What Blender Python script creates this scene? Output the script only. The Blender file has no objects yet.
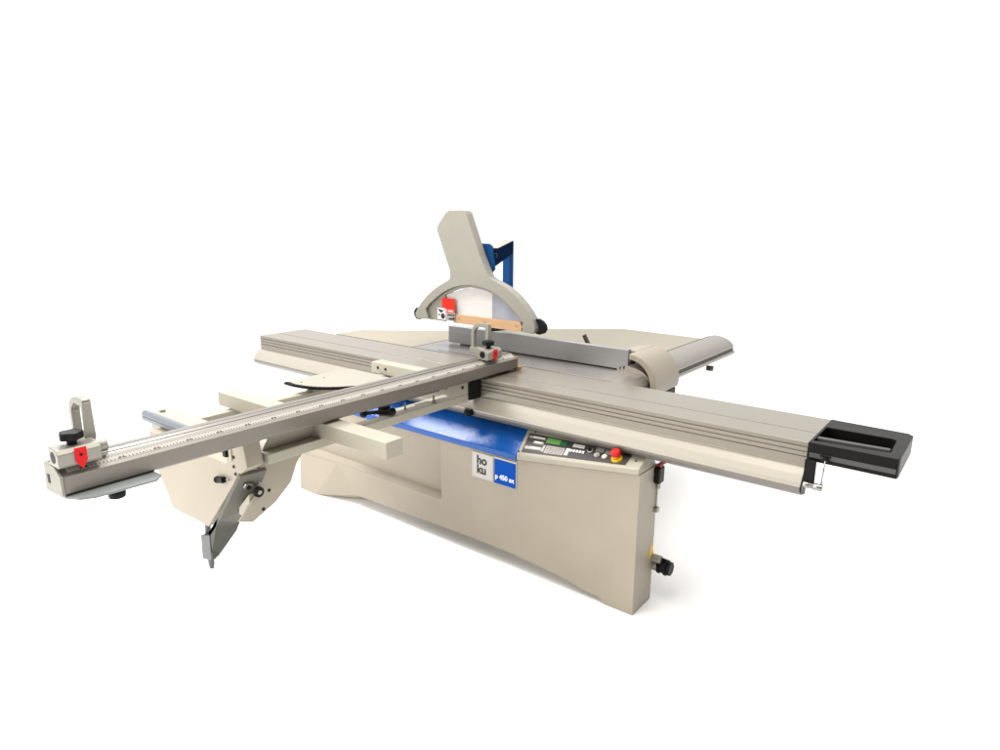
import bpy, bmesh, math, random
from mathutils import Vector, Matrix
random.seed(7)
scene = bpy.context.scene
COL = scene.collection

# ------------------------------------------------------------ camera
cd = bpy.data.cameras.new('camera')
cd.sensor_width = 36.0
cd.lens = 0.6577 * 36.0
cd.clip_start = 0.05
cd.clip_end = 500
cam = bpy.data.objects.new('camera', cd)
COL.objects.link(cam)
yaw, pitch, roll = 0.66448, 0.23156, 0.00645
cy_, sy_ = math.cos(yaw), math.sin(yaw)
right = Vector((cy_, sy_, 0)); fh = Vector((-sy_, cy_, 0)); up = Vector((0, 0, 1))
fwd = fh * math.cos(pitch) - up * math.sin(pitch)
u_ = fh * math.sin(pitch) + up * math.cos(pitch)
r2 = right * math.cos(roll) + u_ * math.sin(roll)
u2 = -right * math.sin(roll) + u_ * math.cos(roll)
mw = Matrix(((r2.x, u2.x, -fwd.x, 0), (r2.y, u2.y, -fwd.y, 0), (r2.z, u2.z, -fwd.z, 1.635), (0, 0, 0, 1)))
cam.matrix_world = mw
scene.camera = cam

# ------------------------------------------------------------ world: made-up light dome, white in view, dim behind the camera, bright overhead
w = bpy.data.worlds.new('World'); scene.world = w; w.use_nodes = True
nt = w.node_tree; nt.nodes.clear()
out = nt.nodes.new('ShaderNodeOutputWorld'); bg = nt.nodes.new('ShaderNodeBackground')
tc = nt.nodes.new('ShaderNodeTexCoord')
dot = nt.nodes.new('ShaderNodeVectorMath'); dot.operation = 'DOT_PRODUCT'
dot.inputs[1].default_value = (-0.62, 0.785, 0.0)
ramp = nt.nodes.new('ShaderNodeMapRange')
ramp.inputs['From Min'].default_value = -0.25; ramp.inputs['From Max'].default_value = 0.15
ramp.inputs['To Min'].default_value = 0.03; ramp.inputs['To Max'].default_value = 1.12
nt.links.new(tc.outputs['Generated'], dot.inputs[0])
nt.links.new(dot.outputs['Value'], ramp.inputs['Value'])
bg.inputs['Color'].default_value = (1.0, 1.0, 1.0, 1)
sep = nt.nodes.new('ShaderNodeSeparateXYZ'); nt.links.new(tc.outputs['Generated'], sep.inputs[0])
zen = nt.nodes.new('ShaderNodeMapRange')
zen.inputs['From Min'].default_value = 0.45; zen.inputs['From Max'].default_value = 0.75
zen.inputs['To Min'].default_value = 0.0; zen.inputs['To Max'].default_value = 1.15
nt.links.new(sep.outputs['Z'], zen.inputs['Value'])
addn = nt.nodes.new('ShaderNodeMath'); addn.operation = 'ADD'
nt.links.new(ramp.outputs['Result'], addn.inputs[0]); nt.links.new(zen.outputs['Result'], addn.inputs[1])
nt.links.new(addn.outputs[0], bg.inputs['Strength'])
nt.links.new(bg.outputs[0], out.inputs['Surface'])

def area(name, loc, target, sx, sy, power, color=(1, 1, 1)):
    l = bpy.data.lights.new(name, 'AREA'); l.shape = 'RECTANGLE'; l.size = sx; l.size_y = sy
    l.energy = power; l.color = color
    o = bpy.data.objects.new(name, l); COL.objects.link(o); o.location = loc
    d = Vector(target) - Vector(loc)
    o.rotation_euler = d.to_track_quat('-Z', 'Y').to_euler()
    return o
area('added_top_fill', (-1.3, 1.9, 4.4), (-1.9, 2.2, .4), 4.0, 3.0, 140, (1.0, 0.95, 0.86))  # added unseen lamp, lifts the tops and fills the floor shadow
area('lamp_panel', (-4.35, 2.0, 3.5), (-2.2, 2.35, .6), 0.7, 1.5, 115, (0.97, 0.97, 1.0))
area('added_front_fill', (-3.7, -3.0, 2.6), (-2.2, 2.2, 0.5), 3.0, 2.0, 225, (1.0, 0.96, 0.90))  # added unseen lamp, brightens the faces turned to the front

scene.view_settings.view_transform = 'Standard'
scene.view_settings.look = 'None'
scene.view_settings.exposure = 0.0
scene.view_settings.gamma = 1.0
scene.cycles.max_bounces = 8
scene.cycles.use_denoising = True

# ------------------------------------------------------------ materials
def mat(name, col, rough=0.5, metal=0.0, var=0.04, bump=0.0, bscale=300.0, coat=0.0, stretch=(1, 1, 1), spec=0.5, rvar=0.06, vscale=3.0):
    m = bpy.data.materials.new(name); m.use_nodes = True
    n = m.node_tree; b = n.nodes['Principled BSDF']
    b.inputs['Roughness'].default_value = rough
    b.inputs['Metallic'].default_value = metal
    b.inputs['Coat Weight'].default_value = coat
    b.inputs['Specular IOR Level'].default_value = spec
    t = n.nodes.new('ShaderNodeTexCoord'); mp = n.nodes.new('ShaderNodeMapping')
    mp.inputs['Scale'].default_value = stretch
    n.links.new(t.outputs['Object'], mp.inputs['Vector'])
    no = n.nodes.new('ShaderNodeTexNoise'); no.inputs['Scale'].default_value = vscale
    no.inputs['Detail'].default_value = 5
    n.links.new(mp.outputs[0], no.inputs['Vector'])
    r = n.nodes.new('ShaderNodeValToRGB')
    r.color_ramp.elements[0].position = 0.3; r.color_ramp.elements[1].position = 0.7
    c = Vector(col)
    r.color_ramp.elements[0].color = (*(c * (1 - var)), 1)
    r.color_ramp.elements[1].color = (*[min(1, q * (1 + var)) for q in c], 1)
    n.links.new(no.outputs['Fac'], r.inputs['Fac'])
    n.links.new(r.outputs['Color'], b.inputs['Base Color'])
    mr = n.nodes.new('ShaderNodeMapRange')
    mr.inputs['To Min'].default_value = max(0.02, rough - rvar); mr.inputs['To Max'].default_value = min(1, rough + rvar)
    no2 = n.nodes.new('ShaderNodeTexNoise'); no2.inputs['Scale'].default_value = vscale * 4
    no2.inputs['Detail'].default_value = 6
    n.links.new(mp.outputs[0], no2.inputs['Vector'])
    n.links.new(no2.outputs['Fac'], mr.inputs['Value']); n.links.new(mr.outputs[0], b.inputs['Roughness'])
    if bump > 0:
        nb = n.nodes.new('ShaderNodeTexNoise'); nb.inputs['Scale'].default_value = bscale
        nb.inputs['Detail'].default_value = 3
        n.links.new(mp.outputs[0], nb.inputs['Vector'])
        bn = n.nodes.new('ShaderNodeBump'); bn.inputs['Strength'].default_value = bump
        bn.inputs['Distance'].default_value = 0.001
        n.links.new(nb.outputs['Fac'], bn.inputs['Height']); n.links.new(bn.outputs[0], b.inputs['Normal'])
    return m

BEIGE = mat('beige_paint', (0.338, 0.297, 0.236), 0.45, var=0.06, bump=0.15, bscale=500, spec=0.3)
CREAM = mat('cream_paint', (0.345, 0.322, 0.258), 0.42, bump=0.12, bscale=500, spec=0.3)
GUARD = mat('guard_paint', (0.262, 0.250, 0.214), 0.48, bump=0.12, bscale=400, spec=0.3)
TABLE = mat('table_paint', (0.265, 0.235, 0.178), 0.42, bump=0.1, bscale=400, spec=0.3)
ALU = mat('anodised_aluminium', (0.222, 0.199, 0.164), 0.29, 0.30, bump=0.015, bscale=90, stretch=(0.5, 40, 40), var=0.012, rvar=0.015)
ALUY = mat('anodised_aluminium_rail', (0.27, 0.245, 0.215), 0.32, 0.5, bump=0.10, bscale=60, stretch=(40, 0.5, 40), var=0.02, rvar=0.03)
LIP = mat('polished_aluminium', (0.38, 0.35, 0.297), 0.30, 0.3, bump=0.02, bscale=90, stretch=(0.5, 40, 40), var=0.012, rvar=0.02)
CAST = mat('ground_cast_iron', (0.25, 0.235, 0.225), 0.30, 0.5, bump=0.15, bscale=120, var=0.10, vscale=6)
DIE = mat('die_cast_metal', (0.265, 0.25, 0.213), 0.34, 0.35, bump=0.3, bscale=250)
STEELBLUE = mat('blue_grey_plastic', (0.16, 0.18, 0.20), 0.40, 0.1)
DGREY = mat('dark_grey_paint', (0.072, 0.070, 0.060), 0.55, bump=0.1, spec=0.25)
MGREY = mat('mid_grey_paint', (0.12, 0.13, 0.13), 0.5, bump=0.1, spec=0.3)
BLACK = mat('black_plastic', (0.005, 0.005, 0.005), 0.45, bump=0.3, bscale=700, spec=0.15)
BLACK2 = mat('black_tray_paint', (0.0075, 0.0068, 0.006), 0.36, bump=0.25, bscale=600, spec=0.10)
GSTRIPE = mat('grey_rubber', (0.075, 0.075, 0.073), 0.5, spec=0.2)
BLUE = mat('blue_gloss_paint', (0.0, 0.078, 0.35), 0.16, bump=1.0, bscale=230, var=0.05, spec=0.38, rvar=0.04)
BLUE2 = mat('blue_post_paint', (0.002, 0.045, 0.15), 0.6, bump=0.2, bscale=300, spec=0.12)
LOGOBLUE = mat('label_blue', (0.0, 0.065, 0.37), 0.55, var=0.01, spec=0.08)
LOGOWHITE = mat('label_silver_white', (0.48, 0.465, 0.44), 0.4, var=0.01)
INK = mat('black_ink', (0.01, 0.01, 0.014), 0.5, var=0.0)
WINK = mat('white_ink', (0.85, 0.88, 0.95), 0.5, var=0.0)
RED = mat('red_plastic', (0.60, 0.008, 0.010), 0.42, var=0.02, spec=0.2)
ORED = mat('orange_red_label', (0.72, 0.022, 0.008), 0.5, var=0.02, spec=0.15)
YEL = mat('yellow_plastic', (0.62, 0.38, 0.01), 0.4)
WOOD = mat('plywood_strip', (0.50, 0.32, 0.18), 0.6, var=0.10, vscale=10, stretch=(1, 12, 12), bump=0.3, bscale=90, spec=0.2)
WOODD = mat('brown_wood_insert', (0.36, 0.19, 0.07), 0.6, var=0.15, vscale=10)
PANE = mat('frosted_pane', (0.60, 0.58, 0.57), 0.45, var=0.03, bump=0.4, bscale=60, stretch=(1, 1, 14))
PANEG = mat('clear_pane', (0.27, 0.28, 0.33), 0.15, var=0.12, vscale=12)
PFACE = mat('panel_overlay_dark', (0.06, 0.054, 0.05), 0.45, spec=0.25)
LCD = mat('lcd_green', (0.16, 0.42, 0.11), 0.3)
LCDD = mat('lcd_dark_green', (0.02, 0.15, 0.06), 0.3)
KEYS = mat('keypad_grey', (0.42, 0.39, 0.35), 0.5)
SILVER = mat('label_grey', (0.30, 0.28, 0.27), 0.4)
CHROME = mat('chrome', (0.27, 0.27, 0.26), 0.2, 0.9)
WHITEP = mat('white_plastic', (0.72, 0.71, 0.68), 0.4)
FLOORM = mat('white_studio_floor', (0.97, 0.97, 0.97), 0.9, var=0.0, spec=0.1)

# ------------------------------------------------------------ geometry helpers
class B:
    def __init__(s): s.v = []; s.f = []; s.m = []; s.sm = []
    def add(s, vs, fs, m=0, smooth=False):
        o = len(s.v); s.v += [tuple(q) for q in vs]
        for f in fs: s.f.append([o + i for i in f]); s.m.append(m); s.sm.append(smooth)
        return s
    def box(s, x0, x1, y0, y1, z0, z1, m=0):
        vs = [(x, y, z) for z in (z0, z1) for y in (y0, y1) for x in (x0, x1)]
        return s.add(vs, [(0, 2, 3, 1), (4, 5, 7, 6), (0, 1, 5, 4), (2, 6, 7, 3), (0, 4, 6, 2), (1, 3, 7, 5)], m)
    def prism(s, pts, ax, a, b, m=0):
        """closed profile swept along axis ax from a to b; pts hold the other two coordinates in xyz order"""
        def P(q, t):
            q = list(q); q.insert(ax, t); return tuple(q)
        n = len(pts)
        vs = [P(q, a) for q in pts] + [P(q, b) for q in pts]
        fs = [tuple(range(n)), tuple(range(2 * n - 1, n - 1, -1))]
        fs += [(i, (i + 1) % n, n + (i + 1) % n, n + i) for i in range(n)]
        return s.add(vs, fs, m)
    def cyl(s, p, q, r, r1=None, n=24, m=0):
        p = Vector(p); q = Vector(q); r1 = r if r1 is None else r1
        d = (q - p).normalized(); a = d.orthogonal().normalized(); b = d.cross(a)
        vs = []
        for c, rr in ((p, r), (q, r1)):
            for i in range(n):
                t = 2 * math.pi * i / n; vs.append(c + a * (rr * math.cos(t)) + b * (rr * math.sin(t)))
        s.add(vs, [(i, (i + 1) % n, n + (i + 1) % n, n + i) for i in range(n)], m, True)
        o = len(s.v) - 2 * n
        s.f += [list(range(o + n - 1, o - 1, -1)), list(range(o + n, o + 2 * n))]; s.m += [m, m]; s.sm += [False, False]
        return s
    def ball(s, c, r, m=0, sz=1.0, n=16):
        c = Vector(c); vs = []; fs = []
        for j in range(1, n // 2):
            ph = math.pi * j / (n // 2)
            for i in range(n):
                t = 2 * math.pi * i / n
                vs.append(c + Vector((r * math.sin(ph) * math.cos(t), r * math.sin(ph) * math.sin(t), sz * r * math.cos(ph))))
        k = n // 2 - 1
        for j in range(k - 1):
            for i in range(n): fs.append((j * n + i, (j + 1) * n + i, (j + 1) * n + (i + 1) % n, j * n + (i + 1) % n))
        vs += [c + Vector((0, 0, sz * r)), c - Vector((0, 0, sz * r))]
        for i in range(n):
            fs.append((i, (i + 1) % n, k * n)); fs.append(((k - 1) * n + (i + 1) % n, (k - 1) * n + i, k * n + 1))
        return s.add(vs, fs, m, True)
    def bar(s, p, q, w, h, m=0):
        p = Vector(p); q = Vector(q); d = (q - p).normalized()
        a = d.cross(Vector((0, 0, 1))).normalized(); b = a.cross(d)
        vs = []
        for c in (p, q):
            for i, j in ((-1, -1), (1, -1), (1, 1), (-1, 1)): vs.append(c + a * (i * w / 2) + b * (j * h / 2))
        return s.add(vs, [(0, 1, 2, 3), (7, 6, 5, 4), (0, 4, 5, 1), (1, 5, 6, 2), (2, 6, 7, 3), (3, 7, 4, 0)], m)

def link(o, parent):
    COL.objects.link(o)
    if parent is not None:
        o.parent = parent
        if parent.type == 'EMPTY': o.matrix_parent_inverse = Matrix.Translation(-Vector(parent.location))
    return o

def part(name, b, mats, parent=None, bev=0.0, label=None, seg=2):
    me = bpy.data.meshes.new(name)
    me.from_pydata(b.v, [], b.f)
    if not isinstance(mats, (list, tuple)): mats = [mats]
    for m in mats: me.materials.append(m)
    for p, mi, sm in zip(me.polygons, b.m, b.sm): p.material_index = mi; p.use_smooth = sm
    bm = bmesh.new(); bm.from_mesh(me); bmesh.ops.recalc_face_normals(bm, faces=bm.faces); bm.to_mesh(me); bm.free()
    o = bpy.data.objects.new(name, me); link(o, parent)
    if bev > 0:
        md = o.modifiers.new('bevel', 'BEVEL'); md.width = bev; md.segments = seg; md.limit_method = 'ANGLE'
        md.angle_limit = math.radians(35); md.use_clamp_overlap = True; md.harden_normals = False
    if label: o['label'] = label
    return o

def thing(name, label, cat, loc, group=None):
    o = bpy.data.objects.new(name, None); COL.objects.link(o); o.location = loc
    o.empty_display_size = 0.1
    o['label'] = label; o['category'] = cat
    if group: o['group'] = group
    return o

def text(name, lines, m, parent, origin, ux, uy, nrm, size, depth=0.0006, spacing=1.0, bold=0.0, width=None, line=1.0):
    """lettering laid on a surface: origin = lower left of the last line"""
    c = bpy.data.curves.new(name, 'FONT'); c.body = '\n'.join(lines); c.size = size; c.extrude = depth
    c.space_character = spacing; c.offset = bold; c.space_line = line
    t = bpy.data.objects.new('tmp_text', c); COL.objects.link(t)
    dg = bpy.context.evaluated_depsgraph_get()
    me = bpy.data.meshes.new_from_object(t.evaluated_get(dg))
    COL.objects.unlink(t); bpy.data.objects.remove(t)
    me.name = name
    xs = [v.co.x for v in me.vertices]; ys = [v.co.y for v in me.vertices]
    sx = 1.0 if width is None else width / (max(xs) - min(xs))
    ux = Vector(ux).normalized(); uy = Vector(uy).normalized(); nrm = Vector(nrm).normalized()
    x0, y0 = min(xs), min(ys)
    for v in me.vertices:
        p = v.co.copy(); v.co = Vector(origin) + ux * ((p.x - x0) * sx) + uy * (p.y - y0) + nrm * p.z
    me.materials.clear(); me.materials.append(m)
    o = bpy.data.objects.new(name, me); link(o, parent); return o

def arc(cx, cz, r, a0, a1, n):
    return [(cx + r * math.cos(math.radians(a0 + (a1 - a0) * i / n)), cz + r * math.sin(math.radians(a0 + (a1 - a0) * i / n))) for i in range(n + 1)]

# ------------------------------------------------------------ the floor
fl = part('floor', B().box(-60, 60, -60, 60, -0.05, -0.001), FLOORM)
fl['kind'] = 'structure'

# ============================================================ PANEL SAW (machine base)
saw = thing('panel_saw', 'large beige panel saw machine with blue shelf and sloping control panel', 'panel saw', (-2.2, 2.4, 0))
arch = [(-2.868, .058), (-2.203, .070), (-1.93, .073), (-1.729, .070), (-1.453, .050), (-1.346, .030), (-1.259, .024), (-1.239, .015), (-1.223, 0.0)]
front = [(-3.40, 0.09), (-2.99, 0.09)] + arch + [(-1.087, 0.0), (-1.087, .636), (-1.70, .556), (-2.19, .5495), (-2.19, .223), (-3.40, .223)]
cab = part('cabinet', B().prism(front, 1, 2.31, 2.482).box(-3.399, -2.1905, 2.36, 2.481, .2235, .549), BEIGE, saw, 0.003)
# folded foot at the far end
T = (-3.40, 2.305, .20); L = (-3.335, 2.25, 0); F = (-3.185, 2.25, 0); Bq = (-2.868, 2.312, .058); U = (-3.04, 2.312, .215)
T2 = (-3.40, 2.36, .20); L2 = (-3.40, 2.36, 0); F2 = (-2.868, 2.36, .02)
part('foot', B().add([T, L, F, Bq, U, T2, L2, F2], [(0, 1, 2), (0, 2, 4), (2, 3, 4), (1, 6, 7, 2), (2, 7, 3), (0, 5, 6, 1), (0, 4, 5)]), BEIGE, saw)
part('beam_support', B().box(-3.0, -1.42, 2.483, 2.72, 0.40, 0.785), BEIGE, saw, 0.004)
part('rear_body', B().box(-2.8, -1.9, 2.722, 3.35, 0.40, 0.838), BEIGE, saw, 0.004)
part('rear_pedestal', B().box(-2.62, -2.38, 3.02, 3.30, 0.0, 0.399), BEIGE, saw, 0.004)
# blue shelf
part('blue_shelf', B().prism([(2.3605, .5505), (2.306, .5505), (2.301, .556), (2.301, .581), (2.42, .668), (2.46, .668), (2.46, .5505)], 0, -2.95, -1.706), BLUE, saw, 0.002)
# recess ledge strip
part('ledge', B().prism([(2.312, .2235), (2.3605, .2235), (2.3605, .240)], 0, -3.39, -2.193), BEIGE, saw)

# plates
pl = part('logo_plate', B().box(-1.978, -1.844, 2.305, 2.3098, .409, .541), [LOGOWHITE], saw, 0.001)
part('border', B().box(-1.974, -1.848, 2.3044, 2.3052, .4125, .4137).box(-1.974, -1.848, 2.3044, 2.3052, .5363, .5375).box(-1.974, -1.9728, 2.3044, 2.3052, .4137, .5363).box(-1.8492, -1.848, 2.3044, 2.3052, .4137, .5363), SILVER, pl)
text('lettering', ['ho', 'ku'], INK, pl, (-1.944, 2.3047, .434), (1, 0, 0), (0, 0, 1), (0, -1, 0), .060, bold=0.0022, width=.062, line=.80)
pb = part('model_plate', B().box(-1.839, -1.705, 2.305, 2.3098, .409, .543), [LOGOWHITE], saw, 0.001)
part('blue_field', B().box(-1.836, -1.708, 2.3040, 2.3052, .4115, .5345), LOGOBLUE, pb)
text('lettering', ['p 450 ax'], WINK, pb, (-1.829, 2.3036, .429), (1, 0, 0), (0, 0, 1), (0, -1, 0), .034, bold=0.0007, width=.113)

# ---- control panel
BL = Vector((-1.70, 2.297, .582)); TL = Vector((-1.722, 2.42, .674)); BR = Vector((-1.09, 2.30, .662)); TR = Vector((-1.106, 2.42, .687))
def S(u, v, h=0.0):
    p = (BL * (1 - u) + BR * u) * (1 - v) + (TL * (1 - u) + TR * u) * v
    du = (BR - BL) * (1 - v) + (TR - TL) * v; dv = (TL - BL) * (1 - u) + (TR - BR) * u
    n = du.cross(dv).normalized()
    if n.z < 0: n = -n
    return p + n * h
cp = B()
N = 12
for i in range(N + 1):
    t = i / N
    prof = [S(t, 0), S(t, 0.06, .003), S(t, .94, .003), S(t, 1), Vector((S(t, 1).x, 2.46, S(t, 1).z)),
            Vector((S(t, 0).x, 2.46, .558 + .079 * t)), Vector((S(t, 0).x, 2.298, .560 + .079 * t))]
    cp.v += [tuple(q) for q in prof]
k = 7
for i in range(N):
    for j in range(k):
        a = i * k + j; b_ = i * k + (j + 1) % k
        cp.f.append([a, b_, b_ + k, a + k]); cp.m.append(0); cp.sm.append(False)
cp.f += [list(range(k)), list(range(N * k, N * k + k))]; cp.m += [0, 0]; cp.sm += [False, False]
cpo = part('control_panel', cp, CREAM, saw, 0.002)
def patch(b, u0, u1, v0, v1, h0, h1, m=0, n=6, sk=0.0):
    for i in range(n):
        a = u0 + (u1 - u0) * i / n; c = u0 + (u1 - u0) * (i + 1) / n
        vs = []
        for h in (h0, h1):
            vs += [S(a, v0, h), S(c, v0, h), S(c, v1, h), S(a, v1, h)]
        b.add(vs, [(4, 5, 6, 7), (0, 1, 5, 4), (2, 3, 7, 6), (1, 2, 6, 5), (0, 4, 7, 3)], m)
    return b
part('overlay', patch(B(), .032, .892, .13, .85, .001, .0042, n=14), PFACE, cpo)
for q in ((.045, .19, .69, .77), (.10, .19, .50, .60), (.045, .195, .27, .38)):
    part('label_strip', patch(B(), *q, .004, .005), KEYS, cpo)
for q in ((.085, .185, .70, .76), (.115, .18, .52, .58), (.10, .185, .29, .36)):
    part('button_row', patch(B(), *q, .005, .008, n=3), WHITEP, cpo)
part('display', patch(patch(B(), .205, .325, .60, .79, .004, .0065, 0), .327, .382, .60, .79, .004, .0062, 1), [LCD, LCDD], cpo)
kp = patch(B(), .226, .385, .20, .50, .004, .0055, 0)
for i in range(6):
    for j in range(4):
        u = .234 + i * .0245; v = .225 + j * .068
        patch(kp, u, u + .016, v, v + .042, .0055, .0085, 1, n=1)
part('keypad', kp, [KEYS, SILVER], cpo)
part('label_strip', patch(B(), .198, .216, .24, .50, .004, .005), KEYS, cpo)
for j in range(4): part('function_key', patch(B(), .398, .428, .22 + j * .078, .27 + j * .078, .004, .0075, 0, n=1), WHITEP, cpo)
for i in range(5): part('function_key', patch(B(), .430 + i * .025, .447 + i * .025, .40, .50, .004, .0075, 0, n=1), WHITEP, cpo)
part('counter_window', patch(B(), .435, .53, .62, .76, .004, .006, 0, n=3), WHITEP, cpo)
for q in ((.622, .685, .60, .80), (.697, .755, .55, .77)): part('switch_legend', patch(B(), *q, .004, .005), SILVER, cpo)
def ring(u, v, r, m_in, name, hh=.010):
    c = S(u, v, .004); n = (S(u, v, .01) - S(u, v, 0)).normalized()
    b = B().cyl(c, c + n * hh * .6, r, m=0).cyl(c + n * hh * .6, c + n * hh, r * .68, m=1)
    return part(name, b, [KEYS, m_in], cpo)
ring(.585, .57, .0125, BLACK, 'push_button')
ring(.652, .42, .0125, SILVER, 'push_button')
ring(.716, .38, .0125, WHITEP, 'push_button')
c = S(.812, .37, .003); n = (S(.812, .37, .01) - S(.812, .37, 0)).normalized()
part('emergency_stop', B().cyl(c, c + n * .012, .025, .0235, m=1).cyl(c + n * .012, c + n * .022, .013, m=1)
     .cyl(c + n * .022, c + n * .029, .018, .0205).cyl(c + n * .029, c + n * .044, .0205, .0195).cyl(c + n * .044, c + n * .048, .0195, .013), [RED, YEL], cpo, 0.0015)
def dots(name, pts, r, parent, m=BLACK, nrm=(0, -1, 0), d=.003):
    nrm = Vector(nrm)
    for q in pts:
        q = Vector(q); part(name, B().cyl(q - nrm * .002, q + nrm * d, r, n=12), m, parent)
for u, v in ((.075, .93), (.010, .14), (.945, .46)):
    q = S(u, v, .002); part('screw', B().cyl(q, q + (S(u, v, .01) - S(u, v, 0)).normalized() * .003, .0042, n=12), BLACK, cpo)

# ---- right hand end fittings
part('warning_sign', B().prism([(2.432, .215), (2.486, .215), (2.459, .290)], 0, -1.0872, -1.0855, 0), [YEL], saw)
ms = part('mains_switch', B().box(-1.0868, -1.060, 2.436, 2.488, .560, .632), BLACK, saw, 0.006)
part('switch_lever', B().bar((-1.072, 2.455, .640), (-1.05, 2.475, .662), .018, .012).box(-1.082, -1.064, 2.45, 2.47, .631, .645), mat('dark_red_plastic', (0.22, 0.012, 0.015), 0.4), ms, 0.002)
part('conduit', B().cyl((-1.078, 2.472, .560), (-1.078, 2.472, .530), .009).cyl((-1.082, 2.472, .530), (-1.082, 2.472, .43), .003).box(-1.0868, -1.072, 2.460, 2.484, .422, .442), DIE, saw, 0.001)
hc = part('hose_connector', B().cyl((-1.0868, 2.495, .165), (-1.062, 2.495, .165), .028).box(-1.0868, -1.045, 2.462, 2.492, .19, .215), DIE, saw, 0.002)
part('hose_collar', B().cyl((-1.062, 2.495, .165), (-1.052, 2.495, .165), .034).cyl((-1.052, 2.495, .165), (-1.032, 2.495, .165), .029).cyl((-1.032, 2.495, .165), (-1.020, 2.495, .165), .035).cyl((-1.020, 2.495, .165), (-1.004, 2.495, .165), .030), BLACK, hc, 0.002)
part('hose_lever', B().bar((-1.05, 2.478, .205), (-1.03, 2.50, .19), .008, .02), BLACK, hc, 0.001)

# ---- cast table, extension table, guide rail
part('cast_table', B().box(-2.85, -1.575, 2.775, 3.395, .840, .8775), CAST, saw, 0.003)
part('saw_slot', B().box(-2.66, -2.1, 2.80, 2.806, .8776, .8783), BLACK, saw)
part('extension_table', B().prism([(-3.585, 2.775), (-3.585, 2.98), (-3.09, 3.343), (-2.853, 3.613), (-2.853, 2.775)], 2, .845, .879), TABLE, saw, 0.003)
part('extension_table', B().prism([(-2.853, 3.40), (-2.853, 3.616), (-2.70, 3.79), (-2.58, 3.892), (-2.183, 4.228), (-1.633, 4.215), (-1.575, 4.205), (-1.575, 3.40)], 2, .845, .879), TABLE, saw, 0.003)
for x, y in ((-2.1, 3.95),):
    part('table_leg', B().cyl((x, y, 0), (x, y, .845), .025), BEIGE, saw)
rprof = [(-1.570, .79), (-1.570, .888), (-1.566, .894), (-1.558, .900), (-1.556, .888), (-1.549, .888), (-1.547, .903), (-1.537, .906), (-1.535, .892), (-1.528, .892), (-1.526, .908)] + \
        [(-1.515 + .130 * math.cos(math.radians(t)), .840 + .071 * math.sin(math.radians(t))) for t in (90, 80, 70, 60, 50, 40, 30, 20, 10)] + [(-1.386, .843), (-1.394, .839), (-1.394, .828), (-1.380, .824), (-1.376, .815), (-1.382, .802), (-1.42, .79)]
part('guide_rail', B().prism(rprof, 1, 2.985, 4.21), ALUY, saw, 0.0008)
part('rail_groove', B().box(-1.396, -1.386, 2.99, 4.205, .8285, .8385), DGREY, saw)
part('edge_cover', B().prism([(-1.573, .80), (-1.573, .8785), (-1.567, .884), (-1.54, .8855), (-1.50, .8845), (-1.46, .8805), (-1.425, .873), (-1.40, .858), (-1.388, .84), (-1.385, .80)], 1, 2.7515, 2.984), ALUY, saw, 0.001)
part('rail_foot', B().cyl((-1.40, 3.85, .780), (-1.40, 3.85, .755), .022), DGREY, saw)

# ============================================================ SLIDING TABLE
sl = thing('sliding_table', 'long grey aluminium sliding table beam with grooved top and black end tray', 'sliding table', (-2.2, 2.55, .68))
def slot(y, w=.0030, d=.009, z=.88): return [(y - w, z), (y - w, z - d), (y + w, z - d), (y + w, z)]
cprof = [(2.400, .879), (2.402, .8803)] + [(2.4605, .8803)] + slot(2.533, z=.8803) + [(2.748, .8803), (2.750, .879), (2.750, .800), (2.44, .800), (2.44, .7905)] + \
        [(2.398, .7905), (2.400, .793), (2.400, .8245), (2.4045, .8255), (2.4045, .8285), (2.398, .8295), (2.398, .8425), (2.403, .8435), (2.403, .847), (2.398, .848), (2.398, .8600), (2.404, .8610), (2.404, .8650), (2.3985, .866)]
part('carriage', B().prism(cprof, 0, -3.90, -.500), ALU, sl, 0.0006, seg=1)
lipp = [(2.41, .790), (2.396, .7895), (2.388, .786), (2.372, .765), (2.356, .742), (2.350, .732), (2.350, .726), (2.358, .726), (2.366, .738), (2.382, .760), (2.398, .780), (2.41, .782)]
lcv = part('lower_cover', B().prism(lipp, 0, -3.915, -.500), LIP, sl, 0.0006, seg=1)
lipd = [(2.350, .7255), (2.351, .716), (2.358, .704), (2.372, .692), (2.395, .681), (2.425, .674), (2.44, .674), (2.44, .7255)]
part('cover_edge_shade', B().prism(lipd, 0, -3.914, -.501), mat('shaded_underside_metal', (0.17, 0.155, 0.14), 0.35, 0.4), lcv, 0.001)  # darker copy of the cover metal, underside shade put into the colour
part('guide_beam', B().box(-3.85, -.9, 2.52, 2.71, .7855, .799), ALU, sl)
part('end_plate', B().box(-.4995, -.4955, 2.40, 2.752, .800, .882).prism([(2.405, .800), (2.345, .735), (2.350, .712), (2.375, .694), (2.42, .680), (2.42, .800)], 0, -.4995, -.4955), BLACK, sl, 0.001)
# black tray
o_ = [(-.495, 2.385), (-.222, 2.385), (-.218, 2.40), (-.218, 2.70), (-.235, 2.722), (-.495, 2.735)]
i_ = [(-.488, 2.418), (-.262, 2.440), (-.255, 2.448), (-.258, 2.598), (-.270, 2.612), (-.488, 2.612)]
tb = B()
def frame_ring(b, o, i, z0, z1, m=0):
    n = len(o)
    vs = [(*q, z0) for q in o] + [(*q, z1) for q in o] + [(*q, z0) for q in i] + [(*q, z1) for q in i]
    fs = []
    for a in range(n):
        c = (a + 1) % n
        fs += [(a, c, n + c, n + a), (2 * n + a, 3 * n + a, 3 * n + c, 2 * n + c), (n + a, n + c, 3 * n + c, 3 * n + a), (a, 2 * n + a, 2 * n + c, c)]
    b.add(vs, fs, m)
frame_ring(tb, o_, i_, .818, .8865)
tb.box(-.489, -.253, 2.416, 2.615, .818, .824)
tr = part('end_tray', tb, BLACK2, sl, 0.003)
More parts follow.
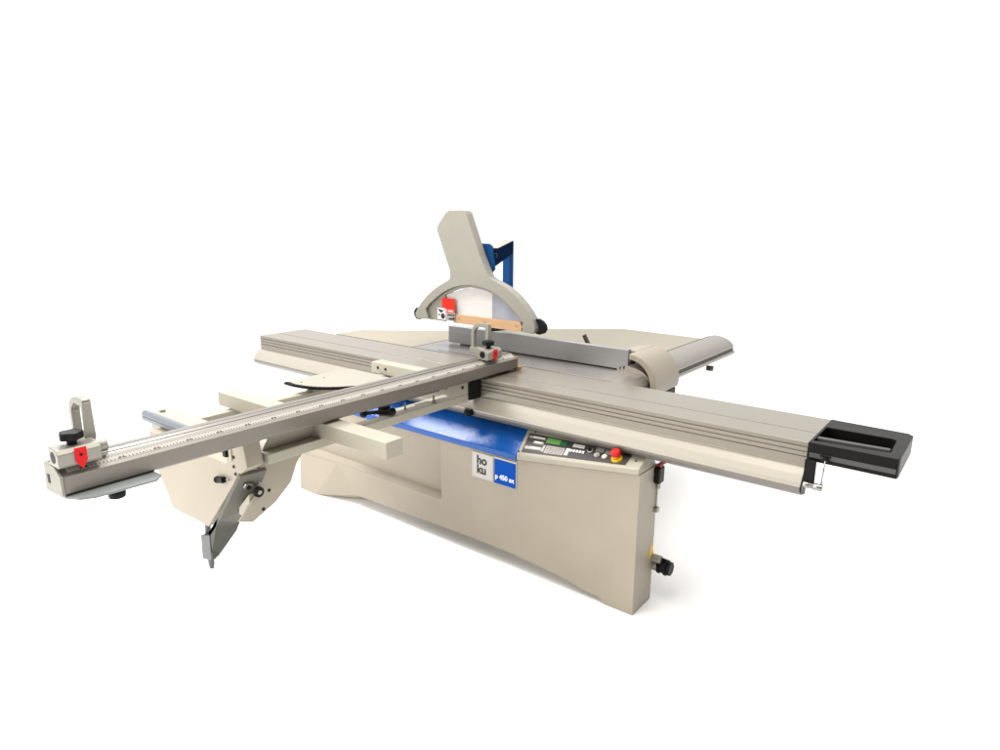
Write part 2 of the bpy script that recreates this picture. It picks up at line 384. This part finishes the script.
part('slot_bar', B().prism([(-.487, 2.462), (-.2605, 2.478), (-.2605, 2.500), (-.487, 2.486)], 2, .8245, .884), GSTRIPE, tr, 0.002)
part('side_strip', B().box(-.490, -.226, 2.3835, 2.386, .834, .851), GSTRIPE, tr)
part('bolt', B().cyl((-.435, 2.384, .834), (-.435, 2.372, .834), .011).box(-.455, -.42, 2.374, 2.384, .846, .850), BLACK, tr, 0.001)
part('crank_bracket', B().box(-.4950, -.458, 2.352, 2.362, .742, .832), BLACK, sl, 0.002)
part('crank_handle', B().cyl((-.490, 2.350, .743), (-.472, 2.350, .743), .0115).cyl((-.470, 2.350, .743), (-.466, 2.350, .743), .0115).cyl((-.464, 2.350, .743), (-.460, 2.350, .743), .0115).cyl((-.458, 2.350, .743), (-.428, 2.350, .743), .0125), CHROME, sl, 0.001)
part('crank_rod', B().cyl((-.435, 2.372, .834), (-.435, 2.352, .750), .0025), CHROME, sl)
part('beam_knob', B().cyl((-2.03, 2.345, .735), (-2.03, 2.345, .712), .020, .026).cyl((-2.03, 2.345, .712), (-2.03, 2.345, .705), .026), BLACK, sl, 0.002)

# ============================================================ OUTRIGGER TABLE
ot = thing('outrigger_frame', 'open beige support frame hooked onto the side of the sliding table', 'support frame', (-2.3, 1.7, .78))
part('rear_rail', B().box(-2.655, -2.605, 1.30, 2.395, .775, .820), CREAM, ot, 0.003)
part('front_rail', B().box(-2.052, -1.997, 1.225, 2.305, .785, .822), CREAM, ot, 0.003)
part('end_member', B().box(-2.86, -2.053, 1.215, 1.299, .775, .822), CREAM, ot, 0.004)
rp = [(1.2145, .775), (1.2145, .822), (1.207, .826), (1.198, .822), (1.190, .811), (1.190, .804), (1.194, .801), (1.190, .798), (1.191, .786), (1.197, .777), (1.206, .772)]
part('edge_roller', B().prism(rp, 0, -2.90, -2.36), STEELBLUE, ot, 0.001)
part('roller_cap', B().cyl((-2.82, 1.245, .822), (-2.82, 1.245, .832), .012), DIE, ot, 0.001)
rb = part('roller_bracket', B().box(-2.845, -2.70, 1.203, 1.212, .700, .774), CREAM, ot, 0.002)
dots('bolt_hole', [(-2.80, 1.203, .748)], .008, rb)
part('cross_bar', B().box(-2.73, -1.632, 1.450, 1.530, .8225, .885), CREAM, ot, 0.0025)
br = part('carriage_bracket', B().box(-2.715, -2.15, 2.325, 2.3975, .8205, .880), CREAM, ot, 0.004)
dots('bolt', [(-2.66, 2.325, .853), (-2.60, 2.325, .852), (-2.405, 2.325, .853)], .0075, br)
bp_ = part('end_bracket', B().prism([(2.17, .8225), (2.305, .8225), (2.305, .884), (2.165, .884)], 0, -2.006, -1.998), CREAM, ot, 0.002)
dots('bolt', [(-1.998, 2.262, .862)], .0075, bp_, nrm=(1, 0, 0))
part('end_block', B().box(-2.05, -1.990, 2.3065, 2.392, .790, .884), BLACK, ot, 0.003)
ip = part('inner_shelf', B().box(-2.16, -2.0525, 1.93, 2.30, .784, .792), CREAM, ot, 0.001)
part('shelf_slot', B().box(-2.14, -2.065, 2.08, 2.17, .7921, .7926), mat('slot_brown', (0.10, 0.085, 0.06), 0.6), ip)
part('clamp_rod', B().cyl((-2.09, 1.55, .857), (-2.075, 2.18, .857), .009), BLACK, ot)
part('clamp_knob', B().cyl((-2.075, 1.84, .855), (-2.075, 1.84, .81), .026).bar((-2.12, 1.76, .83), (-2.01, 1.84, .838), .014, .014).ball((-2.115, 1.758, .828), .018).ball((-2.008, 1.825, .842), .017), BLACK, ot)
part('stud', B().cyl((-2.02, 2.09, .822), (-2.02, 2.09, .856), .005).cyl((-2.02, 2.09, .822), (-2.02, 2.09, .830), .011), DIE, ot)
part('stud', B().cyl((-2.04, 1.93, .822), (-2.04, 1.93, .852), .004), DIE, ot)
# sector plate
sp = [(-2.737, 1.816), (-2.747, 2.139), (-2.717, 2.195), (-2.415, 2.18), (-2.20, 2.14), (-2.20, 2.02), (-2.35, 1.985)]
ar = [(-2.422, 1.965), (-2.455, 1.915), (-2.495, 1.872), (-2.545, 1.838), (-2.60, 1.817), (-2.665, 1.806)]
secp = part('miter_plate', B().prism(sp + ar, 2, .856, .862), mat('plate_paint', (0.285, 0.268, 0.222), 0.4, bump=0.1, spec=0.35), ot, 0.001)
tb = B(); pa = [(-2.35, 1.985)] + ar + [(-2.745, 1.812)]
for i in range(len(pa) - 1):
    a = Vector(pa[i]); c = Vector(pa[i + 1]); m_ = 3
    for j in range(m_):
        p = a.lerp(c, j / m_); q = a.lerp(c, (j + .62) / m_); nn = Vector((-(c - a).y, (c - a).x)).normalized()
        if nn.y > 0: nn = -nn
        tb.prism([tuple(p), tuple(q), tuple(q + nn * .019), tuple(p + nn * .015)], 2, .850, .8615)
    nn2 = Vector((-(c - a).y, (c - a).x)).normalized()
    if nn2.y > 0: nn2 = -nn2
    tb.prism([tuple(a), tuple(c), tuple(c + nn2 * .005), tuple(a + nn2 * .005)], 2, .847, .8605)
part('toothed_edge', tb, BLACK, secp)
dots('screw', [(-2.67, 1.845, .862), (-2.66, 1.97, .862)], .006, secp, m=DGREY, nrm=(0, 0, 1), d=.001)
part('plate_stud', B().cyl((-2.63, 1.86, .80), (-2.63, 1.86, .856), .008).cyl((-2.63, 1.86, .82), (-2.63, 1.86, .828), .016), DIE, ot)
# support housing below the outer end
hp = [(-2.0, .888), (-2.75, .79), (-2.75, .68), (-2.705, .605), (-2.615, .465), (-2.325, .472), (-2.055, .752), (-2.0, .79)]
hp = [(-2.045, .885), (-2.115, .875), (-2.15, .7745), (-2.75, .7745), (-2.75, .68), (-2.705, .605), (-2.610, .468), (-2.330, .472), (-2.068, .752), (-2.012, .790), (-2.03, .885)]
ho = part('support_housing', B().prism(hp, 1, 1.150, 1.214), BEIGE, ot, 0.002)
part('release_handle', B().bar((-2.205, 1.140, .702), (-2.160, 1.140, .712), .018, .022).ball((-2.207, 1.140, .7015), .0135), BLACK, ho, 0.004)
part('handle_wire', B().cyl((-2.15, 1.140, .716), (-2.125, 1.140, .722), .003), CHROME, ho)
part('hinge', B().box(-2.150, -2.128, 1.138, 1.150, .805, .835), BLACK, ho, 0.002)
part('hinge_plate', B().box(-2.124, -2.105, 1.146, 1.150, .795, .84), CREAM, ho, 0.001)
dots('screw', [(-2.095, 1.150, .812), (-2.10, 1.150, .775), (-2.092, 1.150, .749)], .006, ho)
part('latch', B().cyl((-2.080, 1.186, .705), (-2.067, 1.181, .694), .017).cyl((-2.067, 1.181, .694), (-2.064, 1.180, .692), .008, m=1), [CHROME, BLACK], ho)
gs = part('gusset_plate', B().prism([(1.216, .7845), (1.452, .7845), (1.405, .768), (1.375, .735), (1.345, .668), (1.275, .610), (1.176, .565), (1.125, .585), (1.19, .655), (1.215, .70)], 0, -2.062, -2.052), BEIGE, ot, 0.001)
dots('bolt', [(-2.052, 1.25, .665), (-2.052, 1.222, .60)], .006, gs, nrm=(1, 0, 0))
part('pivot_bolt', B().cyl((-2.052, 1.205, .675), (-2.040, 1.205, .675), .019).cyl((-2.040, 1.205, .675), (-2.036, 1.205, .675), .008, m=1), [BLACK, DIE], gs)
part('rail_gusset', B().prism([(1.235, .8225), (1.265, .873), (1.447, .873), (1.447, .8225)], 0, -2.052, -2.044), BEIGE, ot, 0.001)
part('stay_post', B().prism([(-2.135, .600), (-2.062, .670), (-2.062, .575), (-2.14, .57)], 1, 1.175, 1.215), CREAM, ot, 0.002)
# shaded housing underside as a grey slab, then slanted telescopic arm with foot
La = [(-2.06, 1.148, .748), (-2.238, 1.148, .524), (-2.318, 1.148, .440)]
Ra = [(-2.004, 1.222, .786), (-2.134, 1.222, .584), (-2.225, 1.222, .495), (-2.330, 1.222, .375)]
up_ = Vector((-.010, .0, .010))
va = [La[0], La[1], La[2], (-2.318, 1.148, .345), (-2.330, 1.222, .360), Ra[2], Ra[1], (-2.01, 1.222, .762)]
vb = [tuple(Vector(q) + up_) for q in va]
HOUSING_SHADE = mat('shaded_beige_paint', (0.105, 0.098, 0.080), 0.5, bump=0.1, spec=0.25)  # beige of the housing in shade, mixed into the colour
Lm = Vector(La[1]); Rm = Vector(Ra[2])
def slab(name, q, m):
    va = [Vector(c_) for c_ in q]; n_ = len(va); vb = [c_ + up_ for c_ in va]
    part(name, B().add(va + vb, [tuple(range(n_)), tuple(range(2 * n_ - 1, n_ - 1, -1))] + [(i, (i + 1) % n_, n_ + (i + 1) % n_, n_ + i) for i in range(n_)]), m, ot)
slab('housing_shade_slab', [La[0], La[1], Ra[2], Ra[1], (-2.01, 1.222, .762)], HOUSING_SHADE)
slab('telescopic_arm', [La[1], La[2], (-2.318, 1.148, .340), (-2.312, 1.170, .345), (-2.240, 1.215, .460), Ra[2]], DGREY)
part('arm_foot_block', B().prism([(-2.392, .418), (-2.322, .437), (-2.325, .330), (-2.398, .314)], 1, 1.146, 1.168), MGREY, ot, 0.002)
part('arm_rod', B().cyl((-2.372, 1.166, .42), (-2.362, 1.166, .490), .011), MGREY, ot)
part('levelling_foot', B().cyl((-2.352, 1.158, .328), (-2.352, 1.158, .298), .012).cyl((-2.352, 1.158, .298), (-2.352, 1.158, .284), .009), MGREY, ot, 0.001)

# ============================================================ CROSSCUT FENCE
cf = thing('crosscut_fence', 'long grey aluminium crosscut fence with printed scale lying across the support frame', 'crosscut fence', (-2.0, 1.6, .89))
fprof = [(-2.078, .8925), (-1.966, .8925), (-1.957, .900), (-1.957, .948), (-1.996, .9705), (-2.006, .9715), (-2.006, .966), (-2.010, .966), (-2.010, .9725), (-2.034, .974), (-2.034, .966), (-2.039, .966), (-2.039, .974), (-2.062, .9725), (-2.078, .969)]
FENCE = mat('fence_aluminium', (0.185, 0.168, 0.146), 0.34, 0.55, bump=0.10, bscale=60, stretch=(40, 0.5, 40), var=0.02, rvar=0.03)
part('fence_profile', B().prism(fprof, 1, .585, 2.640), FENCE, cf, 0.0006, seg=1)
part('end_cap', B().prism([(-2.080, .884), (-1.964, .890), (-1.955, .898), (-1.955, .949), (-1.995, .9725), (-2.070, .972)], 1, .576, .5845), mat('end_cap_metal', (0.24, 0.23, 0.195), 0.45, 0.2), cf, 0.002)
part('cap_slot', B().prism([(-2.05, .915), (-2.035, .915), (-2.035, .94), (-2.05, .94)], 1, .5745, .5762), BLACK, cf)
part('wood_insert', B().box(-2.07, -1.958, 2.6405, 2.650, .886, .955).box(-2.0, -1.95, 2.650, 2.672, .886, .902), WOODD, cf)
# slanted scale facet: direction from (-1.957,.948) up to (-1.996,.9705)
e = Vector((-.039, 0, .0225)); el = e.length; e.normalize(); nn = Vector((.0225, 0, .039)).normalized()
base = Vector((-1.957, 0, .948))
def fac(y, a): return base + Vector((0, y, 0)) + e * a
SC = mat('scale_tape', (0.37, 0.34, 0.30), 0.42)
sc = B()
vs = []
for h in (-.0005, .0007):
    for y in (.60, 2.630):
        for a in (.014, el - .004): vs.append(fac(y, a) + nn * h)
sc.add(vs, [(4, 5, 7, 6), (0, 4, 6, 2), (1, 3, 7, 5), (0, 1, 5, 4), (2, 6, 7, 3)])
sco = part('scale', sc, SC, cf)
tk = B()
y = .610; i = 0
while y < 2.62:
    ln = .013 if i % 10 == 0 else (.011 if i % 2 == 0 else .007)
    a1 = el - .006
    wd = .0007
    tk.add([fac(y - wd, a1 - ln) + nn * .001, fac(y + wd, a1 - ln) + nn * .001, fac(y + wd, a1) + nn * .001, fac(y - wd, a1) + nn * .001], [(0, 1, 2, 3)])
    i += 1; y += .005
TINK = mat('scale_ink', (0.018, 0.016, 0.015), 0.5, var=0.0)
part('tick_marks', tk, TINK, sco)
nm = B(); y = .6327; i = 0
while y < 2.60:
    big = (i % 10 == 1)
    for q in ((-.0045, 0.0045) if big else (0,)):
        ww = .0030 if big else .0018; hh = .008 if big else .0045
        nm.add([fac(y + q - ww, .016) + nn * .001, fac(y + q + ww, .016) + nn * .001, fac(y + q + ww, .016 + hh) + nn * .001, fac(y + q - ww, .016 + hh) + nn * .001], [(0, 1, 2, 3)])
    y += .010; i += 1
part('scale_figures', nm, TINK, sco)
part('stop_slide', B().prism([(-2.03, .585), (-1.965, .585), (-1.925, .605), (-1.905, .64), (-1.898, .80), (-1.925, .825), (-1.975, .825), (-2.03, .80)], 2, .884, .8915), mat('slide_grey', (0.21, 0.225, 0.22), 0.5), cf, 0.001)
part('slide_knob', B().cyl((-1.955, .71, .884), (-1.955, .71, .868), .012).cyl((-1.955, .71, .871), (-1.955, .71, .850), .024, .022), BLACK, cf, 0.003)

# ============================================================ FLIP STOPS
def flip_stop(label):
    t = thing('flip_stop', label, 'fence stop', (-1.99, .62, .9735), 'flip stops on the crosscut fence')
    part('stop_body', B().prism([(-2.022, .9735), (-1.958, .9735), (-1.954, .980), (-1.954, 1.012), (-1.965, 1.024), (-2.015, 1.026), (-2.022, 1.02)], 1, .577, .686), DIE, t, 0.002)
    part('body_bore', B().cyl((-1.988, .5762, 1.000), (-1.988, .5775, 1.000), .0165), BLACK, t)
    part('pointer', B().prism([(.618, 1.023), (.648, 1.023), (.648, .985), (.634, .962), (.618, .985)], 0, -1.9535, -1.9505), RED, t, 0.0006)
    part('pointer_screw', B().cyl((-1.9506, .633, 1.003), (-1.9490, .633, 1.003), .004), BLACK, t)
    kb = B().cyl((-1.992, .628, 1.022), (-1.992, .628, 1.048), .0125)
    pts = []
    for i in range(36):
        a = 2 * math.pi * i / 36; r = .0285 + .0025 * math.cos(5 * a)
        pts.append((-1.992 + r * math.cos(a), .628 + r * math.sin(a)))
    kb.prism(pts, 2, 1.040, 1.062)
    part('clamp_knob', kb, BLACK, t, 0.004)
    oa = [(-2.150, 1.0)] + [(-2.150, 1.07)] + arc(-2.095, 1.075, .055, 180, 100, 8) + [(-2.045, 1.132), (-2.040, 1.128), (-2.040, 1.0)]
    ia = [(-2.058, 1.0), (-2.058, 1.110)] + arc(-2.095, 1.075, .036, 90, 180, 8) + [(-2.131, 1.0)]
    part('stop_arm', B().prism(oa + ia, 1, .682, .706), DIE, t, 0.002)
    part('stop_face', B().prism([(.674, 1.015), (.706, 1.015), (.703, 1.122), (.680, 1.122)], 0, -2.0395, -2.034), DIE, t, 0.001)
    part('arm_base', B().box(-2.155, -2.023, .676, .708, .9745, 1.006), DIE, t, 0.003)
    part('hinge_barrel', B().cyl((-2.0, .6865, 1.000), (-2.0, .715, 1.000), .019).cyl((-1.985, .6865, .981), (-1.985, .712, .981), .006), DIE, t, 0.001)
    return t
f1 = flip_stop('flip stop with black knob and red pointer at the free left end of the fence')
f2 = f1.copy(); COL.objects.link(f2)
f2.location = Vector(f1.location) + Vector((0, 1.822, 0))
f2['label'] = 'flip stop near the fence end over the sliding table, in front of the blade guard'
for ch in list(f1.children):
    c_ = ch.copy(); COL.objects.link(c_); inv_ = ch.matrix_parent_inverse.copy(); c_.parent = f2; c_.matrix_parent_inverse = inv_

# ============================================================ BLADE GUARD
bgd = thing('blade_guard', 'arched beige overhead saw guard with tall slanted neck and clear window', 'blade guard', (-2.45, 2.87, 1.04))
outer = [(-2.88, 1.041), (-2.897, 1.052), (-2.899, 1.073), (-2.877, 1.106), (-2.840, 1.148), (-2.795, 1.189), (-2.75, 1.222), (-2.70, 1.252), (-2.63, 1.286), (-2.612, 1.298), (-2.606, 1.316), (-2.609, 1.35), (-2.704, 1.572), (-2.704, 1.59), (-2.692, 1.61), (-2.640, 1.668), (-2.628, 1.677), (-2.604, 1.686), (-2.505, 1.686), (-2.490, 1.681), (-2.478, 1.666), (-2.379, 1.439), (-2.329, 1.345), (-2.316, 1.327), (-2.295, 1.315), (-2.243, 1.295), (-2.20, 1.279), (-2.16, 1.256), (-2.12, 1.229), (-2.079, 1.193), (-2.045, 1.158), (-2.015, 1.118), (-2.003, 1.09), (-1.998, 1.07), (-2.003, 1.046), (-2.016, 1.040), (-2.083, 1.045)]
inner = [(-2.787, 1.047), (-2.809, 1.106), (-2.775, 1.141), (-2.729, 1.175), (-2.68, 1.208), (-2.623, 1.236), (-2.575, 1.254), (-2.521, 1.266), (-2.468, 1.272), (-2.416, 1.272), (-2.36, 1.265), (-2.31, 1.252), (-2.26, 1.232), (-2.208, 1.203), (-2.17, 1.177), (-2.132, 1.146), (-2.074, 1.096), (-2.086, 1.045)]
part('hood', B().prism(outer + inner[::-1], 1, 2.850, 2.905), GUARD, bgd, 0.006, seg=3)
pin = [(x * .965 - .0845 + .0, z - .006) for x, z in inner]
part('inner_rim', B().prism(inner + [((x + 2.45) * .955 - 2.45, 1.047 + (z - 1.047) * .93) for x, z in inner[::-1]], 1, 2.868, 2.90), DIE, bgd)
part('pane', B().prism([(-2.770, 1.06), (-2.785, 1.10), (-2.73, 1.155), (-2.62, 1.216), (-2.52, 1.248), (-2.41, 1.254), (-2.318, 1.238), (-2.318, 1.06)], 1, 2.884, 2.888), PANE, bgd)
part('pane', B().prism([(-2.3175, 1.06), (-2.3175, 1.238), (-2.21, 1.19), (-2.13, 1.134), (-2.09, 1.10), (-2.10, 1.06)], 1, 2.884, 2.888), PANEG, bgd, label='blue-grey clear right part of the guard window')
ws = part('wood_strip', B().prism([(-2.60, 1.041), (-2.60, 1.092), (-2.11, 1.092), (-2.085, 1.048), (-2.10, 1.040)], 1, 2.868, 2.8835), WOOD, bgd, 0.001)
dots('screw', [(-2.555, 2.868, 1.072), (-2.36, 2.868, 1.070), (-2.135, 2.868, 1.068)], .0045, ws, m=WOODD)
part('side_strip', B().prism([(-2.795, 1.042), (-2.805, 1.11), (-2.74, 1.16), (-2.665, 1.20), (-2.665, 1.042)], 1, 2.870, 2.8835), GUARD, bgd, 0.001)
part('red_label', B().prism([(-2.683, 1.122), (-2.686, 1.176), (-2.675, 1.183), (-2.60, 1.183), (-2.584, 1.176), (-2.584, 1.122)], 1, 2.8630, 2.8650), ORED, bgd)
pg = part('pictogram', B().box(-2.722, -2.657, 2.8625, 2.8650, 1.052, 1.121), WHITEP, bgd)
part('pictogram_ink', B().cyl((-2.678, 2.8625, 1.074), (-2.678, 2.8615, 1.074), .017).prism([(-2.72, 1.117), (-2.682, 1.110), (-2.668, 1.112), (-2.688, 1.092), (-2.705, 1.098)], 1, 2.8615, 2.8625).box(-2.715, -2.702, 2.8615, 2.8625, 1.075, 1.085), INK, pg)
lb = part('text_label', B().box(-2.656, -2.582, 2.8625, 2.8650, 1.050, 1.121), SILVER, bgd)
part('label_print', B().box(-2.655, -2.583, 2.8615, 2.8625, 1.100, 1.1205, 1).box(-2.648, -2.640, 2.8605, 2.8615, 1.106, 1.114, 2).box(-2.632, -2.595, 2.8605, 2.8615, 1.106, 1.113, 2).box(-2.64, -2.585, 2.8615, 2.8625, 1.082, 1.090).box(-2.63, -2.585, 2.8615, 2.8625, 1.058, 1.068).box(-2.60, -2.585, 2.8615, 2.8625, 1.068, 1.074), [INK, ORED, WHITEP], lb)
part('bumper', B().prism([(-2.012, 1.118), (-1.990, 1.122), (-1.965, 1.112), (-1.944, 1.092), (-1.940, 1.068), (-1.955, 1.046), (-1.985, 1.036), (-2.012, 1.038), (-1.993, 1.052), (-1.990, 1.072), (-1.998, 1.095)], 1, 2.872, 2.890), BLACK, bgd, 0.003)
part('bumper', B().prism([(-2.870, 1.112), (-2.895, 1.106), (-2.912, 1.085), (-2.911, 1.058), (-2.895, 1.038), (-2.868, 1.036), (-2.896, 1.056), (-2.895, 1.078)], 1, 2.851, 2.880), BLACK, bgd, 0.003)
part('riving_knife', B().prism([(-2.36, 1.046), (-2.20, 1.046), (-2.215, 1.036), (-2.345, 1.012), (-2.36, 1.016)], 1, 2.872, 2.878), BLACK, bgd)

# ============================================================ GUARD POST
gp = thing('guard_post', 'square blue post with a diagonal arm holding the blade guard from behind', 'post', (-3.2, 4.2, 0))
part('post', B().box(-3.245, -3.170, 4.165, 4.215, .012, 1.472), BLUE2, gp, 0.006)
part('base_plate', B().box(-3.34, -3.06, 4.07, 4.33, 0, .0115), BLUE2, gp, 0.003)
part('arm', B().bar((-2.40, 2.965, 1.425), (-3.170, 4.150, 1.429), .070, .098), mat('shaded_blue_arm_paint', (0.005, 0.014, 0.042), 0.9, spec=0.0), gp, 0.006)  # blue paint with its shaded side put into a darker colour
part('arm_glare_strip', B().bar((-2.42, 3.0, 1.4765), (-3.165, 4.14, 1.4810), .074, .004), CREAM, gp, 0.001)  # cream strip painted in for the reflection on the arm's top
part('clamp_plate', B().prism([(-2.45, 1.505), (-2.365, 1.505), (-2.345, 1.49), (-2.325, 1.365), (-2.345, 1.345), (-2.42, 1.35)], 1, 2.908, 2.925), BLUE2, gp, 0.003)
part('clamp_screw', B().cyl((-2.345, 2.932, 1.44), (-2.345, 2.95, 1.44), .012), BLACK, gp)

# ============================================================ RIP FENCE
HOODM = mat('casting_paint', (0.29, 0.255, 0.205), 0.45, bump=0.15, bscale=400, spec=0.3)
rf = thing('rip_fence', 'short grey rip fence on the machine table with rounded beige guide casting', 'rip fence', (-2.1, 3.02, .88))
RIPM = mat('rip_fence_aluminium', (0.235, 0.235, 0.235), 0.35, 0.4, bump=0.08, bscale=60, stretch=(0.6, 30, 30), var=0.03)
part('fence_plate', B().prism([(3.005, .8865), (3.035, .8865), (3.035, .990), (3.032, .993), (3.008, .993), (3.005, .990)], 0, -2.765, -1.520), RIPM, rf, 0.001)
part('fence_foot', B().box(-2.70, -1.60, 3.036, 3.085, .8795, .905), DIE, rf, 0.002)
part('end_bracket', B().prism([(3.036, .885), (3.036, .985), (3.048, .975), (3.11, .92), (3.12, .885)], 0, -1.545, -1.530), DGREY, rf, 0.001)
hood = arc(-1.500, .825, .158, 88, -16, 20)
hin = arc(-1.500, .825, .126, -16, 88, 20)
part('guide_casting', B().prism(hood + hin, 1, 2.965, 3.255), HOODM, rf, 0.006, seg=3)
part('casting_arm', B().prism([(-1.60, .930), (-1.60, .968), (-1.545, .980), (-1.495, .9825), (-1.495, .952), (-1.545, .945)], 1, 3.05, 3.25), HOODM, rf, 0.004)
part('underside_clamp', B().box(-1.405, -1.352, 3.02, 3.24, .735, .779), BLACK, rf, 0.004)
part('clamp_lever', B().cyl((-1.90, 3.25, .879), (-1.90, 3.25, .945), .020).bar((-1.90, 3.25, .940), (-1.925, 3.24, .995), .035, .02), DGREY, rf, 0.003)
part('small_knob', B().cyl((-1.85, 3.12, .90), (-1.85, 3.12, .965), .010), DIE, rf)
